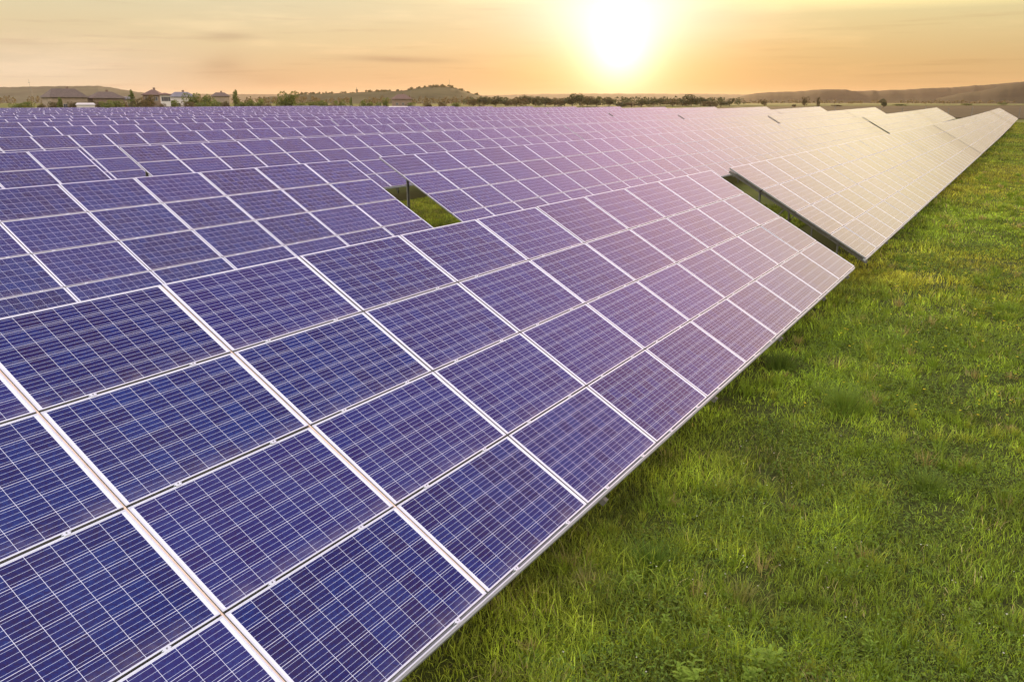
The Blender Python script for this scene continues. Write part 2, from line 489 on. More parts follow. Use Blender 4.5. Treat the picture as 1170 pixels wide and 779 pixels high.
def solar_table(row, u0, cols, label, detail, dz=0.0):
    """detail 3: modules with frame and clamps as sub-parts and all the steel below; 2: modules as parts, steel; 1: modules, purlins; 0: one mesh"""
    n = row * ROW
    L = cols * PW
    dz += rng.uniform(-0.012, 0.012)
    base = row_origin(u0, n, dz); base.z -= CLEAR
    r = empty('solar_table', base)
    tag(r, label, 'solar table', GROUP)
    T = Matrix.Translation(-base)
    order = sorted(((c, v) for c in range(cols) for v in range(4)), key=lambda q: (q[0], -q[1]))
    rest = MB()
    for idx, (c, v) in enumerate(order):
        u = u0 + c * PW
        M = T @ frame_at(u, n, v * PH, 0, dz)
        J = Matrix.Rotation(rng.gauss(0, 0.0016), 4, 'X') @ Matrix.Rotation(rng.gauss(0, 0.0012), 4, 'Y')
        M = M @ J
        if detail and idx < CUT:
            if detail == 3:
                o = link('solar_panel', ME_GLASS, r, M)
                link('frame', ME_FRAME, o)
                for fx in (0.24, 0.76):
                    k = link('clamp', ME_CLAMP, o)
                    k.location = (PW * fx, 0.0, 0.0)
            else:
                link('solar_panel', ME_WHOLE, r, M)
        else:
            fn = lambda q, M=M: tuple(M @ Vector(q))
            glass(rest, fn=fn, uo=(10.0 * c, 10.0 * v))
            back(rest, fn)
            frame(rest, 2, fn, full=False)
    if rest.f:
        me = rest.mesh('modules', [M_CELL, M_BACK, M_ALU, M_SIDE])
        if detail:
            o = link('solar_panel', me, r)
            tag(o, kind='stuff')
        else:
            link('panel_surface', me, r)
    # purlins under the edges of the modules
    Ti = T
    def strip(name, *a, **k):
        me = strip_mesh(name, *a, **k); me.transform(Ti); return link(name, me, r)
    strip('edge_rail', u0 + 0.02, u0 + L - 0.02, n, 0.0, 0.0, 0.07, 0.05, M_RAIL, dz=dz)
    for v in (0.75, 3.05):
        strip('purlin', u0 + 0.22, u0 + L - 0.22, n, v, -0.055, 0.05, 0.05, M_STEEL, dz=dz)
    if not detail: return r
    if detail == 3:
        for v in (0,):      # second lip of the lower edge beam, in lengths that do not quite meet
            seg = u0 - 0.02
            while seg < u0 + L:
                e = min(seg + 6 * PW - 0.9 + rng.uniform(-.1, .1), u0 + L)
                o = strip('edge_beam', seg, e, n, -0.016, 0.027, 0.010, 0.06, M_ALU, dz=dz)
                seg = e + 0.9
    # strips that close the joints between columns
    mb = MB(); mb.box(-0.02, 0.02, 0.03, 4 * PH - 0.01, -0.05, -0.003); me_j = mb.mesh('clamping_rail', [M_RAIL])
    mb = MB(); mb.box(-0.0065, 0.0065, 0.03, 4 * PH - 0.03, -0.004, 0.031); me_s = mb.mesh('joint_strip', [M_SAND])
    for c in (range(cols) if detail == 3 else (0, cols - 1)):
        for f in (0.24, 0.76):
            link('clamping_rail', me_j, r, T @ frame_at(u0 + (c + f) * PW, n, 0, 0, dz))
    if row == 0 and u0 < 0:
        for c in range(1, cols):
            if u0 + c * PW < -1.0: link('joint_strip', me_s, r, T @ frame_at(u0 + c * PW, n, 0, 0, dz))
    # rafters, posts, braces
    mb = MB(); mb.box(-0.03, 0.03, -0.07, 4 * PH + 0.05, -0.17, -0.107); me_r = mb.mesh('rafter', [M_STEEL])
    us = []
    u = u0 + 0.45
    while u < u0 + L - 0.2:
        us.append(u); u += 2 * PW
    if u0 + L - 0.45 - us[-1] > 1.0: us.append(u0 + L - 0.45)
    if detail == 1: us = [us[0], us[-1]]
    for u in us:
        M = T @ frame_at(u, n, 0, 0, dz)
        link('rafter', me_r, r, M)
        for v in (0.75, 3.05):
            top = M @ Vector((0, v, -0.17))
            g0 = -0.25
            mb = MB()
            mb.box(-0.045, 0.045, -0.004, 0.004, g0, 0); mb.box(-0.045, -0.038, -0.03, -0.004, g0, 0.0); mb.box(0.038, 0.045, -0.03, -0.004, g0, 0.0)
            for i_, q in enumerate(mb.v):
                mb.v[i_] = (q[0], q[1], q[2] if q[2] < 0 else top.z + 0.04 * (1 if v < 2 else 1))
            o = link('post', mb.mesh('post', [M_STEEL]), r, Matrix.Translation((top.x, top.y, 0)) @ Matrix.Rotation(math.pi / 2 - AZ, 4, 'Z'))
        if row: continue
        lo = M @ Vector((0.05, 3.05, -0.17)); lo.z = 1.0
        hi = M @ Vector((0.05, 2.3, -0.17))
        mb = MB(); mb.tube(lo, hi, 0.018, 0.018, 6)
        link('brace', mb.mesh('brace', [M_STEEL]), r)
    if detail >= 2:
        # ties low between the rear posts, seen through the gap at the row end
        for c in (us[0],):
            pass
    return r


WHERE_L = {1: 'left of the grassy opening', }
# front row
solar_table(0, -8 * PW, 16, 'nearest dark blue solar table filling the left foreground beside the grass', 3)
solar_table(0, 14.85, 29, 'pale shining solar table beyond the gap in the front row beside the grass', 3, dz=-0.04)
solar_table(0, 63.45, 23, 'second pale solar table beyond the gap in the front row, long strip by the meadow', 2, dz=-0.04)
solar_table(0, 102.1, 29, 'front row solar table starting at the dark seam near the far right end', 2, dz=-0.03)
solar_table(0, 150.7, 22, 'farthest solar table of the front row, rising to the tip at the right', 2, dz=-0.03)
# second row
solar_table(1, -1.65, 8, 'blue violet solar table in the second row, left of the opening that shows grass', 3)
solar_table(1, 13.06, 19, 'violet solar table in the second row, right of the opening that shows grass', 3)
solar_table(1, 44.85, 29, 'pale solar table in the second row behind the start of the far front table', 2)
solar_table(1, 94.45, 29, 'solar table in the second row just beyond the second row dark gap', 2)
solar_table(1, 142.95, 19, 'last solar table at the far right end of the second row', 2)
# third row
solar_table(2, -0.0 + 10.02 - 8 * PW, 8, 'blue solar table in the third row at the left edge, left of the narrow joint', 2)
solar_table(2, 11.45, 19, 'violet solar table in the third row, right of the narrow joint at left', 2)
solar_table(2, 43.25, 29, 'middle solar table of the third row, fading from violet to pale', 2)
solar_table(2, 93.0, 27, 'solar table in the third row just beyond the third row dark gap', 2)
solar_table(2, 138.2, 18, 'last solar table at the far right end of the third row', 2)
starts = {3: 9.08, 4: 11.0, 5: 12.9, 6: 14.1, 7: 15.3}
ends = {3: 167.9, 4: 166.3, 5: 164.8, 6: 163.4, 7: 162.3}
for k in range(3, 8):
    s0 = starts[k]
    need = -6.24 + 0.516 * (k * ROW + 3) - 9
    c1_ = 19
    skip = max(0, int((need - s0) / PW))
    if skip < c1_:
        solar_table(k, s0 + skip * PW, c1_ - skip, f'leftmost violet solar table in the {ORD[k]} row from the front', 1)
    solar_table(k, s0 + 19 * PW + 0.05, 29, f'middle solar table of the {ORD[k]} row, left of the gap in that row', 1)
    s2 = s0 + 48 * PW + 1.35
    nc = int((ends[k] - s2) / PW)
    solar_table(k, s2, 26, f'solar table of the {ORD[k]} row, just right of the gap in that row', 1)
    solar_table(k, s2 + 26 * PW + 0.05, nc - 26, f'last solar table at the far right end of the {ORD[k]} row', 1)
for k in range(8, 16):
    s0 = 16 + 0.8 * (k % 3)
    need = -6.24 + 0.516 * (k * ROW + 3) - 10
    skip = max(0, int((need - s0) / PW))
    e1 = 48
    if skip < e1 - 2:
        solar_table(k, s0 + skip * PW, e1 - skip, f'distant solar table at the left of the {ORD[k]} row from the front', 0)
        s1 = s0 + e1 * PW + 1.3
    else:
        s1 = s0 + skip * PW
    solar_table(k, s1, int((161 - (k - 8) * 0.8 - s1) / PW), f'distant solar table at the right of the {ORD[k]} row from the front', 0)

# ------------------------------------------------------------------ ground
def vnoise(x, y, seed=0):
    xi, yi = np.floor(x).astype(np.int64), np.floor(y).astype(np.int64)
    xf, yf = x - xi, y - yi
    def h(a, b):
        t = (a * 374761393 + b * 668265263 + seed * 1442695040888963) & 0x7fffffff
        t = ((t ^ (t >> 13)) * 1274126177) & 0x7fffffff
        return ((t ^ (t >> 16)) & 0xffff) / 65535.0
    sx, sy = xf * xf * (3 - 2 * xf), yf * yf * (3 - 2 * yf)
    a = h(xi, yi) * (1 - sx) + h(xi + 1, yi) * sx
    b = h(xi, yi + 1) * (1 - sx) + h(xi + 1, yi + 1) * sx
    return a * (1 - sy) + b * sy


def fbm(x, y, seed=0, o=3):
    s, a, t = 0, 1, 0
    for i in range(o):
        s = s + a * vnoise(x * 2 ** i + i * 17.3, y * 2 ** i - i * 9.1, seed + i); t += a; a *= 0.5
    return s / t


def ground_z(x, y):
    u, n = uv_of(x, y)
    z = lift(u, n)
    d = np.hypot(x, y)
    plain = 0.7 + np.clip((d - 300) / 700, 0, 1) * 0.5
    t = np.clip((d - 170) / 160, 0, 1)
    z = z * (1 - t) + plain * t
    return z + (fbm(x / 1.7, y / 1.7, 5) - 0.5) * 0.10 * np.clip(1 - d / 60, 0, 1)


def ground_mat():
    m_, t, p = new_mat('meadow_ground')
    g_ = t.node('ShaderNodeNewGeometry')
    P = g_.outputs['Position']
    n1 = t.noise(P, 0.45, 8, 0.62)
    n2 = t.noise(P, 9.0, 6, 0.7)
    n3 = t.noise(P, 0.02, 4, 0.5)
    near = t.ramp(n2, [(0.3, (0.030, 0.024, 0.012)), (0.48, (0.045, 0.055, 0.010)), (0.68, (0.085, 0.11, 0.014))])
    farc = t.ramp(n1, [(0.3, (0.055, 0.075, 0.010)), (0.5, (0.095, 0.115, 0.014)), (0.72, (0.16, 0.15, 0.03))])
    farc = t.mix(t.m('MULTIPLY', t.step(n3, 0.42, 0.7), 0.5), farc, (0.12, 0.115, 0.025))
    dist = t.v('LENGTH', P)
    col = t.mix(t.step(dist, 14.0, 70.0), near, t.mix(t.m('MULTIPLY', t.step(n2, 0.35, 0.65), 0.45), farc, (0.038, 0.052, 0.010)))
    t.put(p.inputs['Base Color'], col)
    p.inputs['Roughness'].default_value = 0.95
    p.inputs['Specular IOR Level'].default_value = 0.15
    b = t.node('ShaderNodeBump'); b.inputs['Strength'].default_value = 0.6; b.inputs['Distance'].default_value = 0.12
    t.put(b.inputs['Height'], n2); t.put(p.inputs['Normal'], b.outputs[0])
    return m_


def grid_mesh(name, xs, ys, zf, mat):
    X, Y = np.meshgrid(xs, ys)
    Z = zf(X, Y)
    me = bpy.data.meshes.new(name)
    V = np.stack([X.ravel(), Y.ravel(), Z.ravel()], -1)
    nx, ny = len(xs), len(ys)
    i = np.arange(nx - 1)[None, :] + (np.arange(ny - 1) * nx)[:, None]
    F = np.stack([i, i + 1, i + 1 + nx, i + nx], -1).reshape(-1, 4)
    me.vertices.add(len(V)); me.vertices.foreach_set('co', V.ravel())
    me.loops.add(F.size); me.loops.foreach_set('vertex_index', F.ravel())
    me.polygons.add(len(F)); me.polygons.foreach_set('loop_start', np.arange(0, F.size, 4)); me.polygons.foreach_set('loop_total', np.full(len(F), 4))
    me.polygons.foreach_set('use_smooth', np.ones(len(F), bool))
    me.update(calc_edges=True)
    me.materials.append(mat)
    return me


def spaced(lo, hi, fine0, fine1, st):
    mid = np.arange(fine0, fine1 + 1e-6, st)
    a = fine1 + np.cumsum(st * 1.12 ** np.arange(1, 80)); a = a[a < hi]
    b = fine0 - np.cumsum(st * 1.12 ** np.arange(1, 80)); b = b[b > lo]
    return np.concatenate([[lo], b[::-1], mid, a, [hi]])


gm = grid_mesh('ground', spaced(-9000, 9000, -10, 40, 0.5), spaced(-300, 12000, 2, 50, 0.5), ground_z, ground_mat())
tag(link('ground', gm), kind='structure')

# ploughed strip beyond the row ends on the right, and paler crop strips farther off
def strip_ground(name, pts, mat, lift_=0.02, seg=60, kind='structure'):
    """pts: (px, near distance, far distance) from left to right"""
    pxs = np.linspace(pts[0][0], pts[-1][0], seg)
    nr = np.interp(pxs, [p[0] for p in pts], [p[1] for p in pts]); fr = np.interp(pxs, [p[0] for p in pts], [p[2] for p in pts])
    mb = MB()
    K = 8
    def P(i, k):
        d = nr[i] * (fr[i] / nr[i]) ** (k / K)
        x, y = far_point(pxs[i], d)
        return (x, y, float(ground_z(np.array(x), np.array(y))) + lift_ + 0.15)
    for i in range(seg - 1):
        for k in range(K):
            mb.quad([P(i, k), P(i + 1, k), P(i + 1, k + 1), P(i, k + 1)])
    return tag(link(name, mb.mesh(name, [mat])), kind=kind)


def field_mat(name, c0, c1, sc_=0.15):
    m_, t, p = new_mat(name)
    g_ = t.node('ShaderNodeNewGeometry')
    mp = t.v('MULTIPLY', g_.outputs['Position'], (0.35, 1.0, 1.0))
    n1 = t.noise(mp, sc_, 7, 0.65)
    t.put(p.inputs['Base Color'], t.ramp(n1, [(0.35, c0), (0.65, c1)]))
    p.inputs['Roughness'].default_value = 0.95
    p.inputs['Specular IOR Level'].default_value = 0.1
    return m_


strip_ground('ploughed_field', [(640, 330, 360), (760, 280, 500), (880, 225, 640), (1000, 200, 700), (1170, 190, 760), (1400, 180, 760)],
             field_mat('ploughed_soil', (0.014, 0.013, 0.006), (0.034, 0.028, 0.011)))
strip_ground('crop_field', [(380, 520, 900), (620, 520, 1000), (900, 800, 1300), (1400, 800, 1500)],
             field_mat('young_crop', (0.045, 0.065, 0.012), (0.08, 0.095, 0.020)), 0.1)
strip_ground('stubble_field', [(-60, 330, 420), (40, 330, 430)], field_mat('straw_stubble', (0.25, 0.21, 0.10), (0.33, 0.28, 0.13)), 0.1)

# ------------------------------------------------------------------ grass blades
def blade_mat():
    m_, t, p = new_mat('grass_blades')
    at = t.node('ShaderNodeAttribute', attribute_name='tint')
    t.put(p.inputs['Base Color'], at.outputs['Color'])
    p.inputs['Roughness'].default_value = 0.55
    p.inputs['Specular IOR Level'].default_value = 0.25
    tr = t.node('ShaderNodeBsdfTranslucent')
    t.put(tr.inputs['Color'], t.v('MULTIPLY', at.outputs['Color'], (1.3, 1.25, 0.6)))
    mx = t.node('ShaderNodeMixShader'); mx.inputs[0].default_value = 0.45
    t.l.new(p.outputs[0], mx.inputs[1]); t.l.new(tr.outputs[0], mx.inputs[2])
    t.l.new(mx.outputs[0], t.n['Material Output'].inputs[0])
    return m_


M_BLADE = blade_mat()
R = np.random.default_rng(11)


def tri_mesh(name, V, F, tint, mat):
    me = bpy.data.meshes.new(name)
    me.vertices.add(len(V)); me.vertices.foreach_set('co', V.astype(np.float32).ravel())
    me.loops.add(F.size); me.loops.foreach_set('vertex_index', F.astype(np.int32).ravel())
    me.polygons.add(len(F)); me.polygons.foreach_set('loop_start', np.arange(0, F.size, 3)); me.polygons.foreach_set('loop_total', np.full(len(F), 3))
    me.update(calc_edges=True)
    at = me.attributes.new('tint', 'FLOAT_COLOR', 'POINT')
    c = np.ones((len(V), 4), np.float32); c[:, :3] = tint
    at.data.foreach_set('color', c.ravel())
    me.materials.append(mat)
    return me


def blades(x, y, h, w, lean, colour, ang=None, z=None):
    n_ = len(x)
    if z is None: z = ground_z(x, y)
    if ang is None: ang = R.uniform(0, 2 * np.pi, n_)
    fa = ang + R.normal(0, 0.9, n_) + np.pi / 2
    lx, ly = np.cos(ang), np.sin(ang)
    wx, wy = np.cos(fa) * w / 2, np.sin(fa) * w / 2
    b = np.stack([x, y, z - 0.01], -1)
    wv = np.stack([wx, wy, 0 * wx], -1)
    m1 = b + np.stack([lx * lean * h * 0.35, ly * lean * h * 0.35, h * 0.55], -1)
    tip = b + np.stack([lx * lean * h, ly * lean * h, h * np.sqrt(np.clip(1 - 0.5 * lean ** 2, 0.15, 1))], -1)
    V = np.stack([b - wv, b + wv, m1 - wv * 0.85, m1 + wv * 0.85, tip], 1).reshape(-1, 3)
    k = np.arange(n_)[:, None] * 5
    F = np.concatenate([k + [0, 1, 3], k + [0, 3, 2], k + [2, 3, 4]], 1).reshape(-1, 3)
    return V, F, np.repeat(colour, 5, 0)


def scatter(count, d0, d1, a0, a1, power):
    """random points in the wedge in front of the camera, density falling with distance"""
    q = R.uniform(0, 1, count)
    e = 2 - power
    d = (d0 ** e + q * (d1 ** e - d0 ** e)) ** (1 / e)
    a = R.uniform(a0, a1, count)
    return d * np.sin(a), d * np.cos(a), d


def grass_colour(x, y, n_):
    lush = fbm(x / 1.1, y / 1.1, 21); big = fbm(x / 7.0, y / 7.0, 31); dry = fbm(x / 0.6 + 50, y / 0.6, 41)
    g0 = np.array([0.066, 0.104, 0.012]); g1 = np.array([0.26, 0.36, 0.034]); ye = np.array([0.34, 0.31, 0.04]); st = np.array([0.34, 0.29, 0.13])
    t = np.clip(lush * 1.3 - 0.15 + R.normal(0, 0.22, n_), 0, 1)[:, None]
    c = g0 * (1 - t) + g1 * t
    t2 = np.clip((big - 0.42) * 2.4 + R.normal(0, 0.2, n_), 0, 0.75)[:, None] * np.clip(np.hypot(x, y) / 28 + 0.12, 0, 1)[:, None]
    c = c * (1 - t2) + ye * t2
    isdry = (R.uniform(0, 1, n_) < np.clip((dry - 0.55) * 0.7 + 0.02, 0.012, 0.35))[:, None]
    c = c * (0.30 + 1.35 * fbm(x / 0.45 + 3, y / 0.45, 131))[:, None]
    c = np.where(isdry, st * R.uniform(0.5, 1.0, (n_, 1)), c)
    return np.clip(c * R.uniform(0.5, 2.3, (n_, 1)) * np.interp(np.hypot(x, y), [0, 30, 60, 150], [1, 1, 0.68, 0.55])[:, None], 0, 1)


x, y, d = scatter(900000, 4.8, 190, -0.16, 0.66, 1.45)
u, n_ = uv_of(x, y)
holes = fbm(x / 0.75 + 9, y / 0.75, 61)
far_ok = (u < 230)
keep = (n_ < 1.6) & far_ok & ((holes > 0.38) | (R.uniform(0, 1, len(x)) < 0.22) | (d > 30))
x, y, d, u, n_ = x[keep], y[keep], d[keep], u[keep], n_[keep]
hm = fbm(x / 0.9, y / 0.9, 71); hm2 = fbm(x / 0.28, y / 0.28, 81)
h = (0.045 + 0.135 * np.clip(hm * 1.5 - 0.3, 0, 1.2) * (0.45 + hm2 * 0.9)) * R.uniform(0.55, 1.35, len(x))
h = h * (1 + 0.9 * np.clip(1 - np.abs(n_ + 0.5) / 1.6, 0, 1) * (R.uniform(0, 1, len(x)) < 0.5))
h = np.where(d > 25, np.maximum(h, 0.07), h)
w = R.uniform(0.0045, 0.0085, len(x)) * (np.maximum(d, 8) / 8) ** 0.82
clump = fbm(x / 0.35, y / 0.35, 91) * 14
V1, F1, C1 = blades(x, y, h, w, np.clip(R.normal(0.65, 0.35, len(x)), 0.05, 1.35), grass_colour(x, y, len(x)), ang=clump + R.normal(0, 1.7, len(x)))
tag(link('grass', tri_mesh('grass', V1, F1, C1, M_BLADE)), 'short uneven green meadow grass growing beside the front row', 'grass', kind='stuff')
# bunches of livelier grass rising out of the sward
tcn = 2600
tx, ty, td = scatter(tcn, 5.0, 60, 0.0, 0.66, 1.15)
tu, tn = uv_of(tx, ty)
tm = fbm(tx / 2.5 + 70, ty / 2.5, 141)
ok = (tn < 0.3) & (tm > 0.40)
tx, ty, td = tx[ok], ty[ok], td[ok]
per = 46
hx_ = R.uniform(0.10, 0.27, len(tx)); rx_ = R.uniform(0.03, 0.10, len(tx))
kind_ = R.uniform(0, 1, len(tx))
tc_ = np.where((kind_ < 0.72)[:, None], np.array([0.20, 0.29, 0.030]), np.where((kind_ < 0.9)[:, None], np.array([0.31, 0.36, 0.05]), np.array([0.36, 0.30, 0.13])))
ra = R.uniform(0, 2 * np.pi, (len(tx), per)); rr_ = np.abs(R.normal(0, 1, (len(tx), per))) * rx_[:, None]
bx_ = (tx[:, None] + np.cos(ra) * rr_).ravel(); by_ = (ty[:, None] + np.sin(ra) * rr_).ravel()
bh = (hx_[:, None] * R.uniform(0.5, 1.15, (len(tx), per))).ravel()
bw = (np.maximum(td, 8) / 8)[:, None] ** 0.8 * R.uniform(0.004, 0.008, (len(tx), per))
bl = np.clip(0.25 + rr_ / rx_[:, None] * 0.25 + R.normal(0, .2, rr_.shape), .05, 1.2).ravel()
bc = (tc_[:, None, :] * R.uniform(0.55, 1.35, (len(tx), per, 1))).reshape(-1, 3)
vt_, ft_, ct_ = blades(bx_, by_, bh, bw.ravel(), bl, bc, ang=ra.ravel())
tag(link('grass', tri_mesh('grass', vt_, ft_, ct_, M_BLADE)), 'livelier bunches of longer grass scattered all over the meadow', 'grass', kind='stuff')
# grass seen through the openings between tables
parts_v, parts_f, parts_c, off = [], [], [], 0
for (ua, ub, na, nb, cnt) in [(9.0, 27, 13.4, 19.8, 110000), (9.0, 30, 3.6, 9.9, 110000), (12.6, 17, -0.6, 4.4, 26000), (88, 96, 4, 25, 16000)]:
    uu, nn = R.uniform(ua, ub, cnt), R.uniform(na, nb, cnt)
    gx_, gy_ = xy_of(uu, nn)
    wide = 0.024 if ua < 80 else 0.06
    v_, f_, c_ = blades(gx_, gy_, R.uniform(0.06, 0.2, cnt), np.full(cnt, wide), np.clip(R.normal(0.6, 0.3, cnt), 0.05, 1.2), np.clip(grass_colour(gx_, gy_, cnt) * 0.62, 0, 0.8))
    parts_v.append(v_); parts_f.append(f_ + off); parts_c.append(c_); off += len(v_)
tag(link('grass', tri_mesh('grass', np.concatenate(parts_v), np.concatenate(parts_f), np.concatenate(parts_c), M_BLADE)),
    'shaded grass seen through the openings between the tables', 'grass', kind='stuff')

# low leafy weeds mixed in the grass near the camera: small oval leaves
cnt = 150000
x, y, d = scatter(cnt, 5.0, 30, 0.0, 0.64, 1.3)
u, n_ = uv_of(x, y)
wm = fbm(x / 1.3 + 33, y / 1.3, 101)
keep = (n_ < -0.1) & ((wm > 0.50) | (R.uniform(0, 1, len(x)) < 0.12))
x, y, d = x[keep], y[keep], d[keep]
k_ = len(x)
ang = R.uniform(0, 2 * np.pi, k_); L = R.uniform(0.018, 0.05, k_) * (np.maximum(d, 8) / 8) ** 0.6; wd = L * R.uniform(0.3, 0.5, k_)
zb = ground_z(x, y) + R.uniform(0.02, 0.15, k_)
dx_, dy_ = np.cos(ang), np.sin(ang)
c0 = np.stack([x, y, zb], -1)
tipv = c0 + np.stack([dx_ * L, dy_ * L, L * R.uniform(-0.2, 0.6, k_)], -1)
mid = (c0 + tipv) / 2; mid[:, 2] += L * 0.12
sdv = np.stack([-dy_ * wd / 2, dx_ * wd / 2, np.zeros(k_)], -1)
V = np.stack([c0, mid - sdv, tipv, mid + sdv], 1).reshape(-1, 3)
kk = np.arange(k_)[:, None] * 4
F = np.concatenate([kk + [0, 1, 2], kk + [0, 2, 3]], 1).reshape(-1, 3)
cc = np.array([0.10, 0.155, 0.018]) * R.uniform(0.5, 1.9, (k_, 1)) + R.uniform(0, 0.02, (k_, 3)) * [1, 1, 0.3]
tag(link('clover', tri_mesh('clover', V, F, np.repeat(cc, 4, 0), M_BLADE)), 'low clover and small leafy weeds among the grass blades', 'ground cover', kind='stuff')


def flowers(name, cnt, d0, d1, size, col, thr, seed, label, cat):
    x, y, d = scatter(cnt, d0, d1, 0.05, 0.64, 1.2)
    u, n_ = uv_of(x, y)
    m_ = fbm(x / 2.2 + seed, y / 2.2, seed)
    keep = (n_ < -0.4) & (m_ > thr)
    x, y, d = x[keep], y[keep], d[keep]
    k_ = len(x)
    z = ground_z(x, y) + R.uniform(0.12, 0.24, k_)
    s_ = size * R.uniform(0.6, 1.2, k_) * (np.maximum(d, 9) / 9) ** 0.55
    V, F = [], []
    P5 = 5
    c = np.stack([x, y, z], -1)
    rings = [c]
    a0 = R.uniform(0, 6.28, k_)
    for i in range(P5 * 2):
        r = s_ * (1.0 if i % 2 == 0 else 0.45)
        aa = a0 + i * np.pi / P5
        rings.append(c + np.stack([np.cos(aa) * r, np.sin(aa) * r, s_ * (0.35 if i % 2 == 0 else 0.1)], -1))
    V = np.stack(rings, 1).reshape(-1, 3)
    kk = np.arange(k_)[:, None] * 11
    F = np.concatenate([kk + [0, 1 + i, 1 + (i + 1) % 10] for i in range(10)], 1).reshape(-1, 3)
    cc = np.array(col) * R.uniform(0.7, 1.1, (k_, 1))
    return tag(link(name, tri_mesh(name, V, F, np.repeat(np.clip(cc, 0, 1), 11, 0), M_BLADE)), label, cat, kind='stuff')


flowers('yellow_flowers', 2200, 6, 70, 0.021, (0.90, 0.72, 0.03), 0.52, 7, 'tiny yellow wildflowers scattered through the meadow', 'flowers')
flowers('white_flowers', 700, 5.2, 30, 0.010, (0.75, 0.75, 0.68), 0.50, 19, 'tiny white flowers and pale specks in the meadow', 'flowers')


def at_ground(px, py, zg=0.03):
    """ground point seen at a pixel of the photograph (for finding where a plant stands)"""
    fx_, fy_ = (px - 585) / FPX, (389.5 - py) / FPX
    d_ = Vector((fx_, math.cos(PITCH) + fy_ * math.sin(PITCH), -math.sin(PITCH) + fy_ * math.cos(PITCH)))
    t = (CAM_Z - zg) / -d_.z
    return d_.x * t, d_.y * t


def leafy_weed(px, py, h, nst, label, seed, cols=(0.085, 0.155, 0.028)):
    rg = random.Random(seed)
    h *= 1.05
    x, y = at_ground(px, py)
    z = float(ground_z(np.array(x), np.array(y)))
    r = empty('leafy_weed', (x, y, z)); tag(r, label, 'weed', 'leafy weeds standing in the grass')
    m_ = M_WEED
    for s_ in range(nst):
        a = rg.uniform(0, 6.28); ln = rg.uniform(0.1, 0.5); hh = h * rg.uniform(0.6, 1.0)
        st = MB()
        top = Vector((math.cos(a) * ln * hh, math.sin(a) * ln * hh, hh))
        st.tube((0, 0, 0), top, 0.004, 0.002, 5)
        link('stem', st.mesh('stem', [m_]), r)
        lf = MB()
        nl = 13
        for i in range(nl):
            f = 0.2 + 0.8 * i / (nl - 1)
            base = top * f
            la = i * 2.4 + a; L_ = h * rg.uniform(0.26, 0.42) * (1.1 - 0.45 * f)
            dd = Vector((math.cos(la), math.sin(la), rg.uniform(0.15, 0.7))).normalized()
            sd_ = dd.cross(Vector((0, 0, 1))).normalized() * L_ * 0.17
            p1, p2, p3 = base + dd * L_ * 0.35, base + dd * L_ * 0.7 - Vector((0, 0, L_ * 0.03)), base + dd * L_ - Vector((0, 0, L_ * 0.16))
            lf.quad([base, p1 - sd_, p1 + Vector((0, 0, -L_ * .03))]); lf.quad([base, p1 + Vector((0, 0, -L_ * .03)), p1 + sd_])
            lf.quad([p1 - sd_, p2 - sd_ * .8, p2 + sd_ * .8, p1 + sd_]); lf.quad([p2 - sd_ * .8, p3, p2 + sd_ * .8])
        link('leaves', lf.mesh('leaves', [m_]), r)
    return r


def weed_mat():
    m_, t, p = new_mat('weed_leaf')
    oi = t.node('ShaderNodeObjectInfo')
    g_ = t.node('ShaderNodeNewGeometry')
    nz = t.noise(g_.outputs['Position'], 14.0, 4, 0.6)
    col = t.ramp(nz, [(0.3, (0.12, 0.19, 0.022)), (0.7, (0.24, 0.34, 0.04))])
    t.put(p.inputs['Base Color'], col)
    p.inputs['Roughness'].default_value = 0.6
    p.inputs['Specular IOR Level'].default_value = 0.15
    tr = t.node('ShaderNodeBsdfTranslucent'); t.put(tr.inputs['Color'], col)
    mx = t.node('ShaderNodeMixShader'); mx.inputs[0].default_value = 0.3
    t.l.new(p.outputs[0], mx.inputs[1]); t.l.new(tr.outputs[0], mx.inputs[2])
    t.l.new(mx.outputs[0], t.n['Material Output'].inputs[0])
    return m_


M_WEED = weed_mat()
leafy_weed(783, 788, 0.30, 6, 'bright bushy weed at the bottom edge of the photo, left of the tall stemmed one', 1)
leafy_weed(872, 765, 0.34, 3, 'tall stemmed weed with pointed leaves near the bottom edge of the grass', 2)
leafy_weed(853, 782, 0.22, 4, 'low broad leafed weed just below the tall stemmed weed', 3)
leafy_weed(760, 718, 0.20, 3, 'small leafy weed standing in dark grass above the bushy weed', 4)
leafy_weed(815, 718, 0.18, 3, 'small leafy weed in the grass, right of its twin above the bushy weed', 5)
leafy_weed(990, 742, 0.20, 4, 'yellowish leafy weed in the grass at lower right, alone', 6)
leafy_weed(725, 672, 0.22, 3, 'leafy weed close under the lower edge of the nearest table', 7)
leafy_weed(1115, 700, 0.16, 3, 'small leafy weed near the right edge of the grass', 8)

# bunches of longer grass
def tussock(px, py, h, cnt, rad, col, label):
    x, y = at_ground(px, py)
    z = float(ground_z(np.array(x), np.array(y)))
    rr = np.abs(R.normal(0, rad, cnt)); aa = R.uniform(0, 2 * np.pi, cnt)
    d_ = math.hypot(x, y)
    rr = np.minimum(rr, rad * 1.6)
    v_, f_, c_ = blades(rr * np.cos(aa), rr * np.sin(aa), h * R.uniform(0.5, 1.1, cnt), np.full(cnt, 0.006 * max(1, d_ / 9)), np.clip(0.3 + rr / rad * 0.25 + R.normal(0, .15, cnt), .05, 1.1),
                        np.array(col) * R.uniform(0.7, 1.2, (cnt, 1)), ang=aa, z=np.zeros(cnt))
    o = link('grass_tussock', tri_mesh('grass_tussock', v_, f_, c_, M_BLADE)); o.location = (x, y, z)
    tag(o, label, 'grass tuft', 'tufts of longer grass')


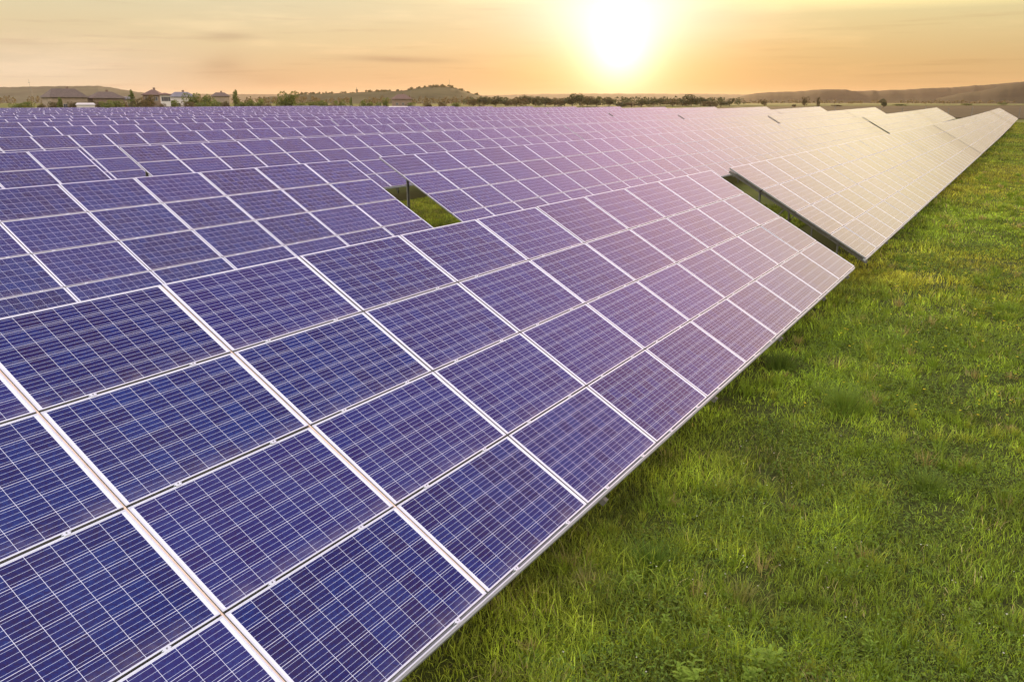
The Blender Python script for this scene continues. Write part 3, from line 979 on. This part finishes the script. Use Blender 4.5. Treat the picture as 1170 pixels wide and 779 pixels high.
tussock(965, 470, 0.45, 420, 0.16, (0.15, 0.23, 0.035), 'bright green tuft of tall grass standing out in the middle of the meadow')
tussock(672, 668, 0.17, 300, 0.12, (0.30, 0.28, 0.11), 'pale straw coloured tuft close to the nearest table at lower left of the grass')
tussock(745, 648, 0.30, 380, 0.14, (0.10, 0.17, 0.025), 'green fan of long grass right of the straw coloured tuft')
tussock(845, 680, 0.16, 260, 0.15, (0.24, 0.25, 0.08), 'pale dry tuft in the lower middle of the grass')
tussock(892, 420, 0.36, 400, 0.13, (0.11, 0.17, 0.03), 'green tuft beside the lower edge of the nearest table, farther off')
tussock(1060, 560, 0.28, 360, 0.16, (0.13, 0.20, 0.03), 'long grass tuft near the right side of the meadow')

# ------------------------------------------------------------------ trees
def leaf_mat(name, c0, c1):
    m_, t, p = new_mat(name)
    g_ = t.node('ShaderNodeNewGeometry')
    nz = t.noise(g_.outputs['Position'], 0.5, 4, 0.6)
    col = t.ramp(t.m('ADD', t.m('MULTIPLY', nz, 0.6), t.m('MULTIPLY', g_.outputs['Random Per Island'], 0.4)), [(0.25, c0), (0.75, c1)])
    t.put(p.inputs['Base Color'], col)
    p.inputs['Roughness'].default_value = 0.7
    tr = t.node('ShaderNodeBsdfTranslucent'); t.put(tr.inputs['Color'], t.v('MULTIPLY', col, (1.3, 1.2, 0.7)))
    mx = t.node('ShaderNodeMixShader'); mx.inputs[0].default_value = 0.35
    t.l.new(p.outputs[0], mx.inputs[1]); t.l.new(tr.outputs[0], mx.inputs[2])
    t.l.new(mx.outputs[0], t.n['Material Output'].inputs[0])
    return m_


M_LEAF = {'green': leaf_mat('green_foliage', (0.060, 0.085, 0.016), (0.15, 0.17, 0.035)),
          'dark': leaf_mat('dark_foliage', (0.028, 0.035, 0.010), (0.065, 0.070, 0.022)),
          'brown': leaf_mat('brown_foliage', (0.060, 0.045, 0.018), (0.11, 0.085, 0.03))}
M_BARK = simple('bark', (0.07, 0.055, 0.04), 0.9, 0, 0.3, 4.0)


def crown_mesh(seed, shape, mat):
    """unit tree crown: height 1 (from z=0.12), width 1, made of several hundred leaf clumps in uneven lobes"""
    rg = np.random.default_rng(seed)
    lobes = []
    nl = {'round': 9, 'tall': 7, 'bush': 8}[shape]
    for i in range(nl):
        if shape == 'round': lobes.append((rg.normal(0, .19), rg.normal(0, .19), rg.uniform(.32, .82), rg.uniform(.15, .26)))
        elif shape == 'tall': 
            zz = 0.2 + 0.7 * i / (nl - 1); lobes.append((rg.normal(0, .08), rg.normal(0, .08), zz, 0.30 * (1.15 - zz) + 0.06))
        else: lobes.append((rg.uniform(-.36, .36), rg.normal(0, .16), rg.uniform(.22, .62), rg.uniform(.17, .28)))
    V, F = [], []
    cnt = 1300
    for k in range(cnt):
        lx, ly, lz, lr = lobes[rg.integers(nl)]
        dv = rg.normal(0, 1, 3); dv /= np.linalg.norm(dv)
        r = lr * (0.55 + 0.5 * rg.uniform() ** 0.5)
        c = np.array([lx, ly, lz]) + dv * r
        if c[2] < 0.06: c[2] = 0.06 + rg.uniform(0, .05)
        s_ = rg.uniform(0.02, 0.048)
        a = rg.normal(0, 1, 3); a /= np.linalg.norm(a); b = np.cross(a, rg.normal(0, 1, 3)); b /= np.linalg.norm(b)
        i0 = len(V)
        V += [tuple(c - a * s_), tuple(c + b * s_ * .7), tuple(c + a * s_), tuple(c - b * s_ * .7)]
        F.append((i0, i0 + 1, i0 + 2, i0 + 3))
    me = bpy.data.meshes.new('crown'); me.from_pydata(V, [], F); me.materials.append(mat); me.update()
    return me


def trunk_mesh(seed):
    rg = random.Random(seed)
    mb = MB()
    mb.tube((0, 0, -0.03), (0.01, 0, 0.4), 0.035, 0.022, 7, cap=False)
    for i in range(5):
        a = i * 1.26 + rg.uniform(-.3, .3)
        mb.tube((0.01, 0, 0.25 + 0.03 * i), (math.cos(a) * 0.26, math.sin(a) * 0.26, 0.55 + rg.uniform(0, .2)), 0.015, 0.004, 5)
    return mb.mesh('trunk', [M_BARK])


CROWNS = {}
for sh in ('round', 'tall', 'bush'):
    for mt in M_LEAF:
        for v_ in range(2):
            CROWNS[sh, mt, v_] = crown_mesh(hash((len(sh), len(mt), v_)) % 1000 + v_ * 7 + len(sh), sh, M_LEAF[mt])
TRUNKS = [trunk_mesh(1), trunk_mesh(2)]
NTREE = 0


def tree(px, wpx, top, dist, label, shape='round', mt='green', group='trees beyond the solar field', cat='tree', name='tree'):
    global NTREE
    NTREE += 1
    x, y = far_point(px, dist)
    g0 = float(ground_z(np.array(x), np.array(y)))
    ht = px_height(top, dist) - g0
    wd = wpx * dist / FPX
    r = empty(name, (x, y, g0), (NTREE * 2.399) % 6.28)
    tag(r, label, cat, group)
    k = NTREE % 2
    c = link('crown', CROWNS[shape, mt, k], r); c.scale = (wd * 1.05, wd * 1.05, ht / 1.0)
    t = link('trunk', TRUNKS[k], r); t.scale = (wd * 0.9, wd * 0.9, ht)
    return r


# left: village greenery
T = [
    (22, 20, 114, 300, 'low green bush at the left edge below the mast', 'bush', 'green'),
    (32, 14, 113, 310, 'small green bush just left of the foot of the mast', 'bush', 'green'),
    (52, 12, 114, 300, 'small bush between the mast and the brown roofed house', 'bush', 'green'),
    (68, 11, 112, 262, 'pointed green tree in front of the brown roofed house', 'tall', 'green'),
    (93, 13, 109, 300, 'tree just right of the brown roofed house', 'round', 'brown'),
    (124, 15, 112, 262, 'green tree in front of the second dark roofed house', 'round', 'green'),
    (151, 10, 104, 300, 'pointed tree at the left end of the brown clump by the white house', 'tall', 'green'),
    (160, 20, 110, 300, 'brown leafy clump left of the white house', 'round', 'brown'),
    (172, 18, 109, 295, 'brown tree touching the white house on its left', 'round', 'brown'),
    (199, 14, 111, 300, 'low green bush right of the white house', 'bush', 'green'),
    (220, 20, 107, 300, 'wide green tree in front of the blue roofed house', 'round', 'green'),
    (238, 16, 105, 310, 'rounded tree right of the blue roofed house', 'round', 'green'),
    (230, 22, 113, 290, 'low bushes at the foot of the tree by the blue roofed house', 'bush', 'green'),
    (269, 11, 104.5, 300, 'narrow pointed green tree left of the row of dark round bushes', 'tall', 'green'),
    (276, 16, 112, 300, 'dark round bush at the foot of the narrow pointed tree', 'bush', 'green'),
    (286, 14, 111, 300, 'middle dark round bush of the three by the pointed tree', 'round', 'green'),
    (298, 13, 113, 300, 'right dark round bush of the three by the pointed tree', 'round', 'green'),
    (320, 14, 109, 310, 'left lobe tree of the big round green tree pair', 'round', 'green'),
    (331, 24, 105, 310, 'biggest round green tree on the left half of the skyline', 'round', 'green'),
    (358, 14, 113, 320, 'left bush of a dark green pair right of the biggest round tree', 'bush', 'green'),
    (368, 13, 111, 320, 'right bush of a dark green pair right of the biggest round tree', 'bush', 'green'),
    (391, 12, 112, 330, 'small round pale tree midway to the wooded hill', 'round', 'green'),
    (401, 6, 112, 340, 'small narrow tree right of the small pale round tree', 'tall', 'green'),
    (416, 9, 112, 340, 'first round bush below the left foot of the wooded hill', 'round', 'green'),
    (423, 8, 113, 340, 'second round bush below the left foot of the wooded hill', 'bush', 'green'),
    (431, 6, 114, 340, 'third and smallest bush below the left foot of the wooded hill', 'round', 'green'),
    (441, 10, 112, 350, 'round bush left of the dark house at the wooded hill', 'round', 'green'),
    (470, 10, 115, 420, 'low bush right of the dark house at the wooded hill', 'bush', 'green'),
    (488, 10, 116, 500, 'low bush below the top of the wooded hill', 'bush', 'brown'),
    (506, 8, 115, 500, 'small round bush below the mast on the wooded hill', 'round', 'brown'),
    (520, 12, 115, 500, 'wide low bush below the right slope of the wooded hill', 'bush', 'green'),
    (874, 7, 112, 640, 'small tree on the plain below the long ridge, leftmost of three', 'round', 'brown'),
    (920, 9, 111, 640, 'spreading dark tree on the plain below the long ridge', 'round', 'brown'),
    (935, 6, 112, 560, 'narrow dark tree just right of the spreading one below the ridge', 'tall', 'brown'),
    (908, 5, 118, 560, 'tiny dark bush left of the spreading dark tree', 'bush', 'brown'),
    (1010, 9, 113.5, 480, 'single round dark tree behind the tips of the rows at right', 'round', 'dark'),
    (957, 12, 119, 640, 'low hedge piece behind the fourth row tip', 'bush', 'brown'),
    (1030, 14, 118, 700, 'low bush right of the single round dark tree', 'bush', 'green'),
    (1105, 12, 117.5, 800, 'low bush on the green strip at far right', 'bush', 'green'),
    (1148, 9, 116, 800, 'small tree on the green strip below the right hill', 'round', 'green'),
]
for (px, wpx, top, dist, lab, sh, mt) in T:
    tree(px, wpx, top, dist, lab, sh, mt)
for (px, wpx, top) in [(46, 9, 115), (60, 10, 113.5), (84, 12, 112), (104, 10, 113), (112, 12, 112.5), (133, 13, 111), (140, 9, 113), (166, 12, 112), (184, 8, 114), (214, 12, 112.5),
                       (247, 13, 110.5), (258, 12, 113), (306, 12, 114), (345, 12, 114), (380, 10, 115)]:
    tree(px, wpx * 1.15, top, 255 + (px * 7) % 40, 'one of the low olive bushes half hiding the village houses and lining the field edge', 'bush', 'green' if int(px) % 2 else 'brown', group='low bushes along the village edge')
# trees of the dark belt below the sun
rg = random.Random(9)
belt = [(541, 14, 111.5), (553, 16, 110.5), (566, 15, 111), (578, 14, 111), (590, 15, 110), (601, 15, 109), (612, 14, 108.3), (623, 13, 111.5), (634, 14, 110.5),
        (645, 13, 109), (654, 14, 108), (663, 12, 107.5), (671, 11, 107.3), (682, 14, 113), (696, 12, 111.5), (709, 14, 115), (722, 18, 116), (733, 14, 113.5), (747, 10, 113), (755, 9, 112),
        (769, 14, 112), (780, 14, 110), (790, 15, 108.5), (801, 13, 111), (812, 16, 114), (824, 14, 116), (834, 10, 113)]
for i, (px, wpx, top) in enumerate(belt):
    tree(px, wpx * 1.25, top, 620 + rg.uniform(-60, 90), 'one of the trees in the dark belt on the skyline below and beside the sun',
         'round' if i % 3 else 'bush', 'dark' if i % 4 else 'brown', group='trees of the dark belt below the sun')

# ------------------------------------------------------------------ hills
def hill_mat(name, c0, c1, sc_=0.01):
    m_, t, p = new_mat(name)
    g_ = t.node('ShaderNodeNewGeometry')
    n1 = t.noise(g_.outputs['Position'], sc_, 8, 0.7)
    t.put(p.inputs['Base Color'], t.ramp(n1, [(0.35, c0), (0.65, c1)]))
    p.inputs['Roughness'].default_value = 1.0
    p.inputs['Specular IOR Level'].default_value = 0.05
    return m_


def ridge(name, prof, dist, mat, depth=None, rough=0.25, seed=0, step=2.0):
    """a hill with the skyline given by (pixel column, pixel row); it rises from the plain in front and falls behind"""
    depth = depth or dist * 0.35
    p0, p1 = prof[0][0], prof[-1][0]
    pxs = np.arange(p0, p1 + 0.1, step)
    tops = np.interp(pxs, [q[0] for q in prof], [q[1] for q in prof])
    rgn = np.random.default_rng(seed)
    tops = tops + np.convolve(rgn.normal(0, rough, len(pxs)), [.25, .5, .25], 'same')
    K = 12
    mb_v, mb_f = [], []
    for i, (px, tp) in enumerate(zip(pxs, tops)):
        H_ = max(0.5, px_height(tp, dist))
        for k in range(K + 1):
            s_ = k / K * 2 - 1                     # -1 front foot, 0 crest, 1 back foot
            dd = dist + s_ * depth
            x, y = far_point(px, dd)
            prof_ = (0.5 + 0.5 * math.cos(math.pi * s_)) ** 0.8
            bump_ = 1 + 0.25 * (float(fbm(np.array(x / (dist * .05)), np.array(y / (dist * .05)), seed + 3)) - 0.5) * (1 - prof_) * 2
            mb_v.append((x, y, H_ * prof_ * bump_ - 2.0 * (1 - prof_)))
    for i in range(len(pxs) - 1):
        for k in range(K):
            a = i * (K + 1) + k
            mb_f.append((a, a + K + 1, a + K + 2, a + 1))
    me = bpy.data.meshes.new(name); me.from_pydata(mb_v, [], mb_f)
    me.polygons.foreach_set('use_smooth', [True] * len(mb_f)); me.materials.append(mat); me.update()
    return tag(link(name, me), kind='structure')


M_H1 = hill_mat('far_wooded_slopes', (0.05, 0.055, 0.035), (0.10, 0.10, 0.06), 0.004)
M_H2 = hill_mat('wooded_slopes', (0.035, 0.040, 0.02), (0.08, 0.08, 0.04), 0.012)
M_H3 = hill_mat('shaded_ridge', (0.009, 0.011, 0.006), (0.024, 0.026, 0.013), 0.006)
ridge('far_hills', [(-200, 103), (0, 103), (200, 108), (420, 109), (560, 109.5), (620, 108.2), (700, 107.6), (800, 108), (850, 108.5), (1000, 108), (1400, 106)], 7000, M_H1, seed=1)
ridge('left_hill', [(-250, 100), (-60, 101), (0, 101), (60, 100), (115, 99.6), (130, 101.5), (145, 104), (165, 107), (200, 110), (260, 113)], 3200, M_H1, seed=2)
ridge('wooded_hill', [(300, 112), (345, 108.5), (400, 107), (430, 105.5), (455, 105), (470, 103), (485, 101), (500, 100), (515, 100.5), (528, 104), (540, 108), (556, 111), (590, 113)], 2000, M_H2, depth=500, seed=3, rough=0.3)
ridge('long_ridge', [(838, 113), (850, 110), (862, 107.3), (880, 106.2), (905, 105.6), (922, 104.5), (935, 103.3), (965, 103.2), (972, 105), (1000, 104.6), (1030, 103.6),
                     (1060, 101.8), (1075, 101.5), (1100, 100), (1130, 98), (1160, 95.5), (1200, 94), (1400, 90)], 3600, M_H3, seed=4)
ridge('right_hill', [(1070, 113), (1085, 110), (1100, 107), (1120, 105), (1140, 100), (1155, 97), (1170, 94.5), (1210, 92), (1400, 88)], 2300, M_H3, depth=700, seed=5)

# distant woods reading as one mass on the wooded hill and along the plain
def wood(name, spots, label, mat, seed):
    """clump-leaf canopy: spots = (px, top, dist, count)"""
    rgn = np.random.default_rng(seed)
    V, F = [], []
    for (px, wpx, top, bot, dist, cnt) in spots:
        for k in range(cnt):
            pp = px + rgn.normal(0, wpx * 0.3); q = rgn.uniform() ** 0.7
            yy = bot + (top - bot) * q * (1 - min(1, abs(pp - px) / wpx) * 0.5)
            dd = dist * (1 + rgn.uniform(-.03, .03))
            x, y = far_point(pp, dd); z = px_height(yy, dd)
            s_ = dist / FPX * rgn.uniform(0.5, 1.1)
            a = rgn.normal(0, 1, 3); a /= np.linalg.norm(a); b = np.cross(a, rgn.normal(0, 1, 3)); b /= np.linalg.norm(b)
            c = np.array([x, y, z]); i0 = len(V)
            V += [tuple(c - a * s_), tuple(c + b * s_), tuple(c + a * s_), tuple(c - b * s_)]
            F.append((i0, i0 + 1, i0 + 2, i0 + 3))
    me = bpy.data.meshes.new(name); me.from_pydata(V, [], F); me.materials.append(mat); me.update()
    return tag(link(name, me), label, 'wood', kind='stuff')


rg = random.Random(77)
sp_ = []
hx = [(345, 108), (400, 106.5), (430, 105), (455, 104.5), (470, 102.5), (485, 100.5), (500, 99.5), (515, 100), (528, 104), (540, 108)]
for i in range(70):
    px = rg.uniform(340, 545)
    t_ = float(np.interp(px, [q[0] for q in hx], [q[1] for q in hx])) - rg.uniform(0.0, 1.6)
    sp_.append((px, rg.uniform(2, 5), t_, t_ + 3, 1950, 26))
sp_ += [(506, 2.5, 97.8, 101, 1950, 60), (517, 2.5, 99.5, 102, 1950, 50), (408, 1.6, 103, 107, 1950, 20)]
wood('hill_wood', sp_, 'wood covering the top of the low hill left of the sun', M_LEAF['dark'], 5)
sp_ = []
for i in range(260):
    px = rg.uniform(-20, 560)
    sp_.append((px, rg.uniform(3, 8), rg.uniform(109.5, 114), 118.5, rg.uniform(900, 1300), 26))
wood('plain_wood', sp_, 'hazy belt of bushes and trees across the plain before the hills', M_LEAF['brown'], 6)
sp_ = []
for i in range(210):
    px = rg.uniform(530, 850)
    t_ = rg.uniform(110.3, 115)
    sp_.append((px, rg.uniform(4, 9), t_, 119.5, rg.uniform(700, 1000), 34))
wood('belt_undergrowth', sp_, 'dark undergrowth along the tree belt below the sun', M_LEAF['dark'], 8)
sp_ = []
for i in range(90):
    px = rg.uniform(840, 1230)
    sp_.append((px, rg.uniform(3, 9), rg.uniform(114, 117), 118, rg.uniform(1200, 1700), 20))
wood('right_hedge', sp_, 'faint hedges across the plain below the long ridge', M_LEAF['brown'], 9)

# ------------------------------------------------------------------ village
M_ROOF = {'brown': simple('brown_roof_tiles', (0.085, 0.062, 0.048), 0.8, 0, 0.3, 1.5), 'blue': simple('blue_grey_roof', (0.12, 0.12, 0.135), 0.7, 0, 0.2, 1.5),
          'dark': simple('dark_roof', (0.10, 0.06, 0.045), 0.8, 0, 0.3, 1.5)}
M_WALL = {'cream': simple('cream_render', (0.24, 0.18, 0.125), 0.9, 0, 0.25, 0.8), 'white': simple('pale_render', (0.48, 0.43, 0.40), 0.9, 0, 0.08, 0.8),
          'brick': simple('brown_brick', (0.17, 0.115, 0.08), 0.9, 0, 0.25, 2.0)}
M_WIN = simple('window_glass', (0.05, 0.055, 0.07), 0.1, 0, 0, spec=0.8)
M_TRIM = simple('window_trim', (0.30, 0.26, 0.22), 0.7)


def house(px, wpx, eave, top, dist, label, wall='cream', roof='brown', rot=0.3, hip=0.25, dep=8.0, wins=3, chimney=True, storeys=1):
    x, y = far_point(px, dist)
    g0 = float(ground_z(np.array(x), np.array(y)))
    w_ = wpx * dist / FPX / (math.cos(rot) + 0.35 * abs(math.sin(rot)))
    he, hr = px_height(eave, dist) - g0, px_height(top, dist) - g0
    r = empty('house', (x, y, g0), rot - px_dir(px)); tag(r, label, 'house', 'village houses beyond the solar field')
    a, b = w_ / 2, dep / 2
    mb = MB(); mb.box(-a, a, -b, b, -0.3, he)
    link('wall', mb.mesh('wall', [M_WALL[wall]]), r)
    e = 0.5
    rx = a - w_ * hip
    mb = MB()
    lo = [(-a - e, -b - e, he), (a + e, -b - e, he), (a + e, b + e, he), (-a - e, b + e, he)]
    up = [(-rx, 0, hr), (rx, 0, hr)]
    mb.quad([lo[0], lo[1], up[1], up[0]]); mb.quad([lo[2], lo[3], up[0], up[1]]); mb.quad([lo[1], lo[2], up[1]]); mb.quad([lo[3], lo[0], up[0]])
    mb.quad([(q[0], q[1], q[2] - 0.18) for q in reversed(lo)])
    for k in range(4):
        q0, q1 = lo[k], lo[(k + 1) % 4]
        mb.quad([(q0[0], q0[1], he - 0.18), (q1[0], q1[1], he - 0.18), q1, q0])
    ro = link('roof', mb.mesh('roof', [M_ROOF[roof]]), r)
    if chimney:
        mb = MB(); mb.box(rx * .4 - .35, rx * .4 + .35, 0.6, 1.3, he + (hr - he) * .4, hr + 0.7); link('chimney', mb.mesh('chimney', [M_WALL['brick']]), ro)
    for s_ in range(storeys):
        zb = he * (s_ + 0.32) / storeys; zt = zb + min(1.3, he / storeys * 0.42)
        for i in range(wins):
            cx = -a + w_ * (i + 0.5) / wins
            mb = MB(); mb.box(cx - .75, cx + .75, -b - 0.04, -b + 0.02, zb - .1, zt + .1)
            wn = link('window', mb.mesh('window', [M_TRIM]), r)
            mb = MB(); mb.box(cx - .62, cx - .04, -b - 0.055, -b - 0.043, zb, zt); mb.box(cx + .04, cx + .62, -b - 0.055, -b - 0.043, zb, zt)
            link('pane', mb.mesh('pane', [M_WIN]), wn)
    mb = MB(); mb.box(a * .3 - .5, a * .3 + .5, -b - 0.075, -b + 0.02, 0, 2.1); link('door', mb.mesh('door', [M_ROOF['dark']]), r)
    return r


house(74, 40, 111.5, 102.5, 290, 'broad brown roofed house at left, nearest the mast', 'cream', 'brown', 0.35, 0.18, wins=4)
house(121, 34, 112.5, 105.8, 300, 'dark hip roofed house, second from the left', 'brick', 'brown', 0.25, 0.28, wins=4)
house(176, 18, 109, 103.5, 310, 'tall house with a rounded dark roof behind the white one', 'brick', 'dark', -0.2, 0.4, wins=2, storeys=2)
house(189, 9, 108.8, 107.0, 280, 'pale white house with a low roof beside the brown clump of trees', 'white', 'dark', 0.1, 0.35, dep=4, wins=2, chimney=False, storeys=2)
house(208, 24, 111.0, 106.0, 340, 'blue grey roofed house right of the white house', 'white', 'blue', 0.3, 0.2, wins=3)
house(252, 16, 110.5, 106.5, 420, 'small hazy house with a brown roof right of the blue roofed one', 'cream', 'brown', 0.2, 0.2, wins=2)
house(143, 12, 113.5, 111, 330, 'low outbuilding with pale roof between the dark roofed house and the brown trees', 'cream', 'blue', 0.2, 0.1, dep=5, wins=2, chimney=False)
house(459, 20, 113.5, 108.5, 520, 'lone dark roofed barn in front of the wooded hill', 'brick', 'dark', 0.15, 0.28, dep=10, wins=3)

# white flat roofed shed and a long white shelter behind the last rows
def shed(px, wpx, top, dist, label, dep=4.0, tall=1.0):
    x, y = far_point(px, dist)
    g0 = float(ground_z(np.array(x), np.array(y))); w_ = wpx * dist / FPX; hh = px_height(top, dist) - g0
    r = empty('shed', (x, y, g0), -px_dir(px)); tag(r, label, 'shed')
    mb = MB(); mb.box(-w_ / 2, w_ / 2, -dep / 2, dep / 2, -.2, hh - 0.5); link('wall', mb.mesh('wall', [M_WALL['white']]), r)
    mb = MB()
    a, b = w_ / 2 + .3, dep / 2 + .3
    z0 = hh - 0.5
    lo = [(-a, -b, z0), (a, -b, z0), (a, b, z0), (-a, b, z0)]; up = [(-a * .8, -b * .4, hh), (a * .8, -b * .4, hh), (a * .8, b * .4, hh), (-a * .8, b * .4, hh)]
    mb.quad(up)
    for k in range(4): mb.quad([lo[k], lo[(k + 1) % 4], up[(k + 1) % 4], up[k]])
    mb.quad(list(reversed(lo)))
    link('roof', mb.mesh('roof', [M_WHITE]), r)
M_WHITE = simple('white_sheet_metal', (0.42, 0.40, 0.39), 0.6)
shed(97, 18, 117.6, 235, 'white flat roofed shed in front of the village houses')
shed(455, 22, 121.2, 190, 'long white low roofed shelter at the far edge of the panels')


def mast(px, top, dist, label, lean=0.0, rad=0.14, name='mast', guys=True, foot=None):
    x, y = far_point(px, dist)
    g0 = float(ground_z(np.array(x), np.array(y))) if foot is None else px_height(foot, dist)
    hh = px_height(top, dist) - g0
    r = empty(name, (x, y, g0)); tag(r, label, 'mast')
    mb = MB(); mb.tube((0, 0, 0), (lean * hh, 0, hh), rad, rad * 0.5, 6); link('pole', mb.mesh('pole', [M_STEEL]), r)
    mb = MB(); mb.box(-rad * 5 + lean * hh, rad * 5 + lean * hh, -.05, .05, hh * .9, hh * .9 + .12); link('crossarm', mb.mesh('crossarm', [M_STEEL]), r)
    if guys:
        mb = MB(); mb.tube((hh * .16, 0, 0), (lean * hh * .8, 0, hh * .8), .05, .05, 4); link('guy_wire', mb.mesh('guy_wire', [M_STEEL]), r)


mast(38, 92.5, 290, 'thin leaning mast at the left edge in front of the left hill', -0.05, 0.05)
mast(514, 93, 1950, 'thin antenna mast on top of the wooded hill', 0, 0.35, guys=False, foot=101)
mast(469.5, 104, 520, 'pale thin pole right of the lone dark roofed barn', 0, 0.12, guys=False)
mast(408, 101.5, 1950, 'small spire like tower on the skyline left of the wooded hill', 0, 0.9, guys=False, foot=108)

# fence behind the row ends at right
fr = None
fx0, fy0 = far_point(880, 205); fx1, fy1 = far_point(1280, 190)
r = empty('wire_fence', (fx0, fy0, float(ground_z(np.array(fx0), np.array(fy0)))))
tag(r, 'thin wire fence with pale posts behind the right row ends', 'fence')
NP = 16
pp = []
for i in range(NP):
    t_ = i / (NP - 1)
    x, y = fx0 + (fx1 - fx0) * t_, fy0 + (fy1 - fy0) * t_
    z = float(ground_z(np.array(x), np.array(y)))
    p = Vector((x - fx0, y - fy0, z - r.location.z)); pp.append(p)
    mb = MB(); mb.tube(p, p + Vector((0, 0, 2.6 if i % 2 else 2.2)), 0.06, 0.06, 6)
    link('post', mb.mesh('post', [M_STEEL]), r)
for hgt in (0.5, 1.1, 1.7, 2.1):
    mb = MB()
    for a_, b_ in zip(pp[:-1], pp[1:]): mb.tube(a_ + Vector((0, 0, hgt)), b_ + Vector((0, 0, hgt)), 0.008, 0.008, 3, cap=False)
    link('wire', mb.mesh('wire', [M_STEEL]), r)

# ------------------------------------------------------------------ evening haze over the plain
HAZE = 0.00004
if HAZE:
    mb = MB(); mb.box(-8900, 8900, -290, 11900, -40, 128)
    hm_, t, p = new_mat('evening_haze')
    t.n.remove(p)
    pv = t.node('ShaderNodeVolumePrincipled')
    pv.inputs['Color'].default_value = (0.95, 0.76, 0.56, 1)
    pv.inputs['Density'].default_value = HAZE
    pv.inputs['Anisotropy'].default_value = 0.4
    t.l.new(pv.outputs[0], t.n['Material Output'].inputs['Volume'])
    tag(link('haze', mb.mesh('haze', [hm_])), 'pale evening haze lying over the whole plain', 'haze', kind='stuff')
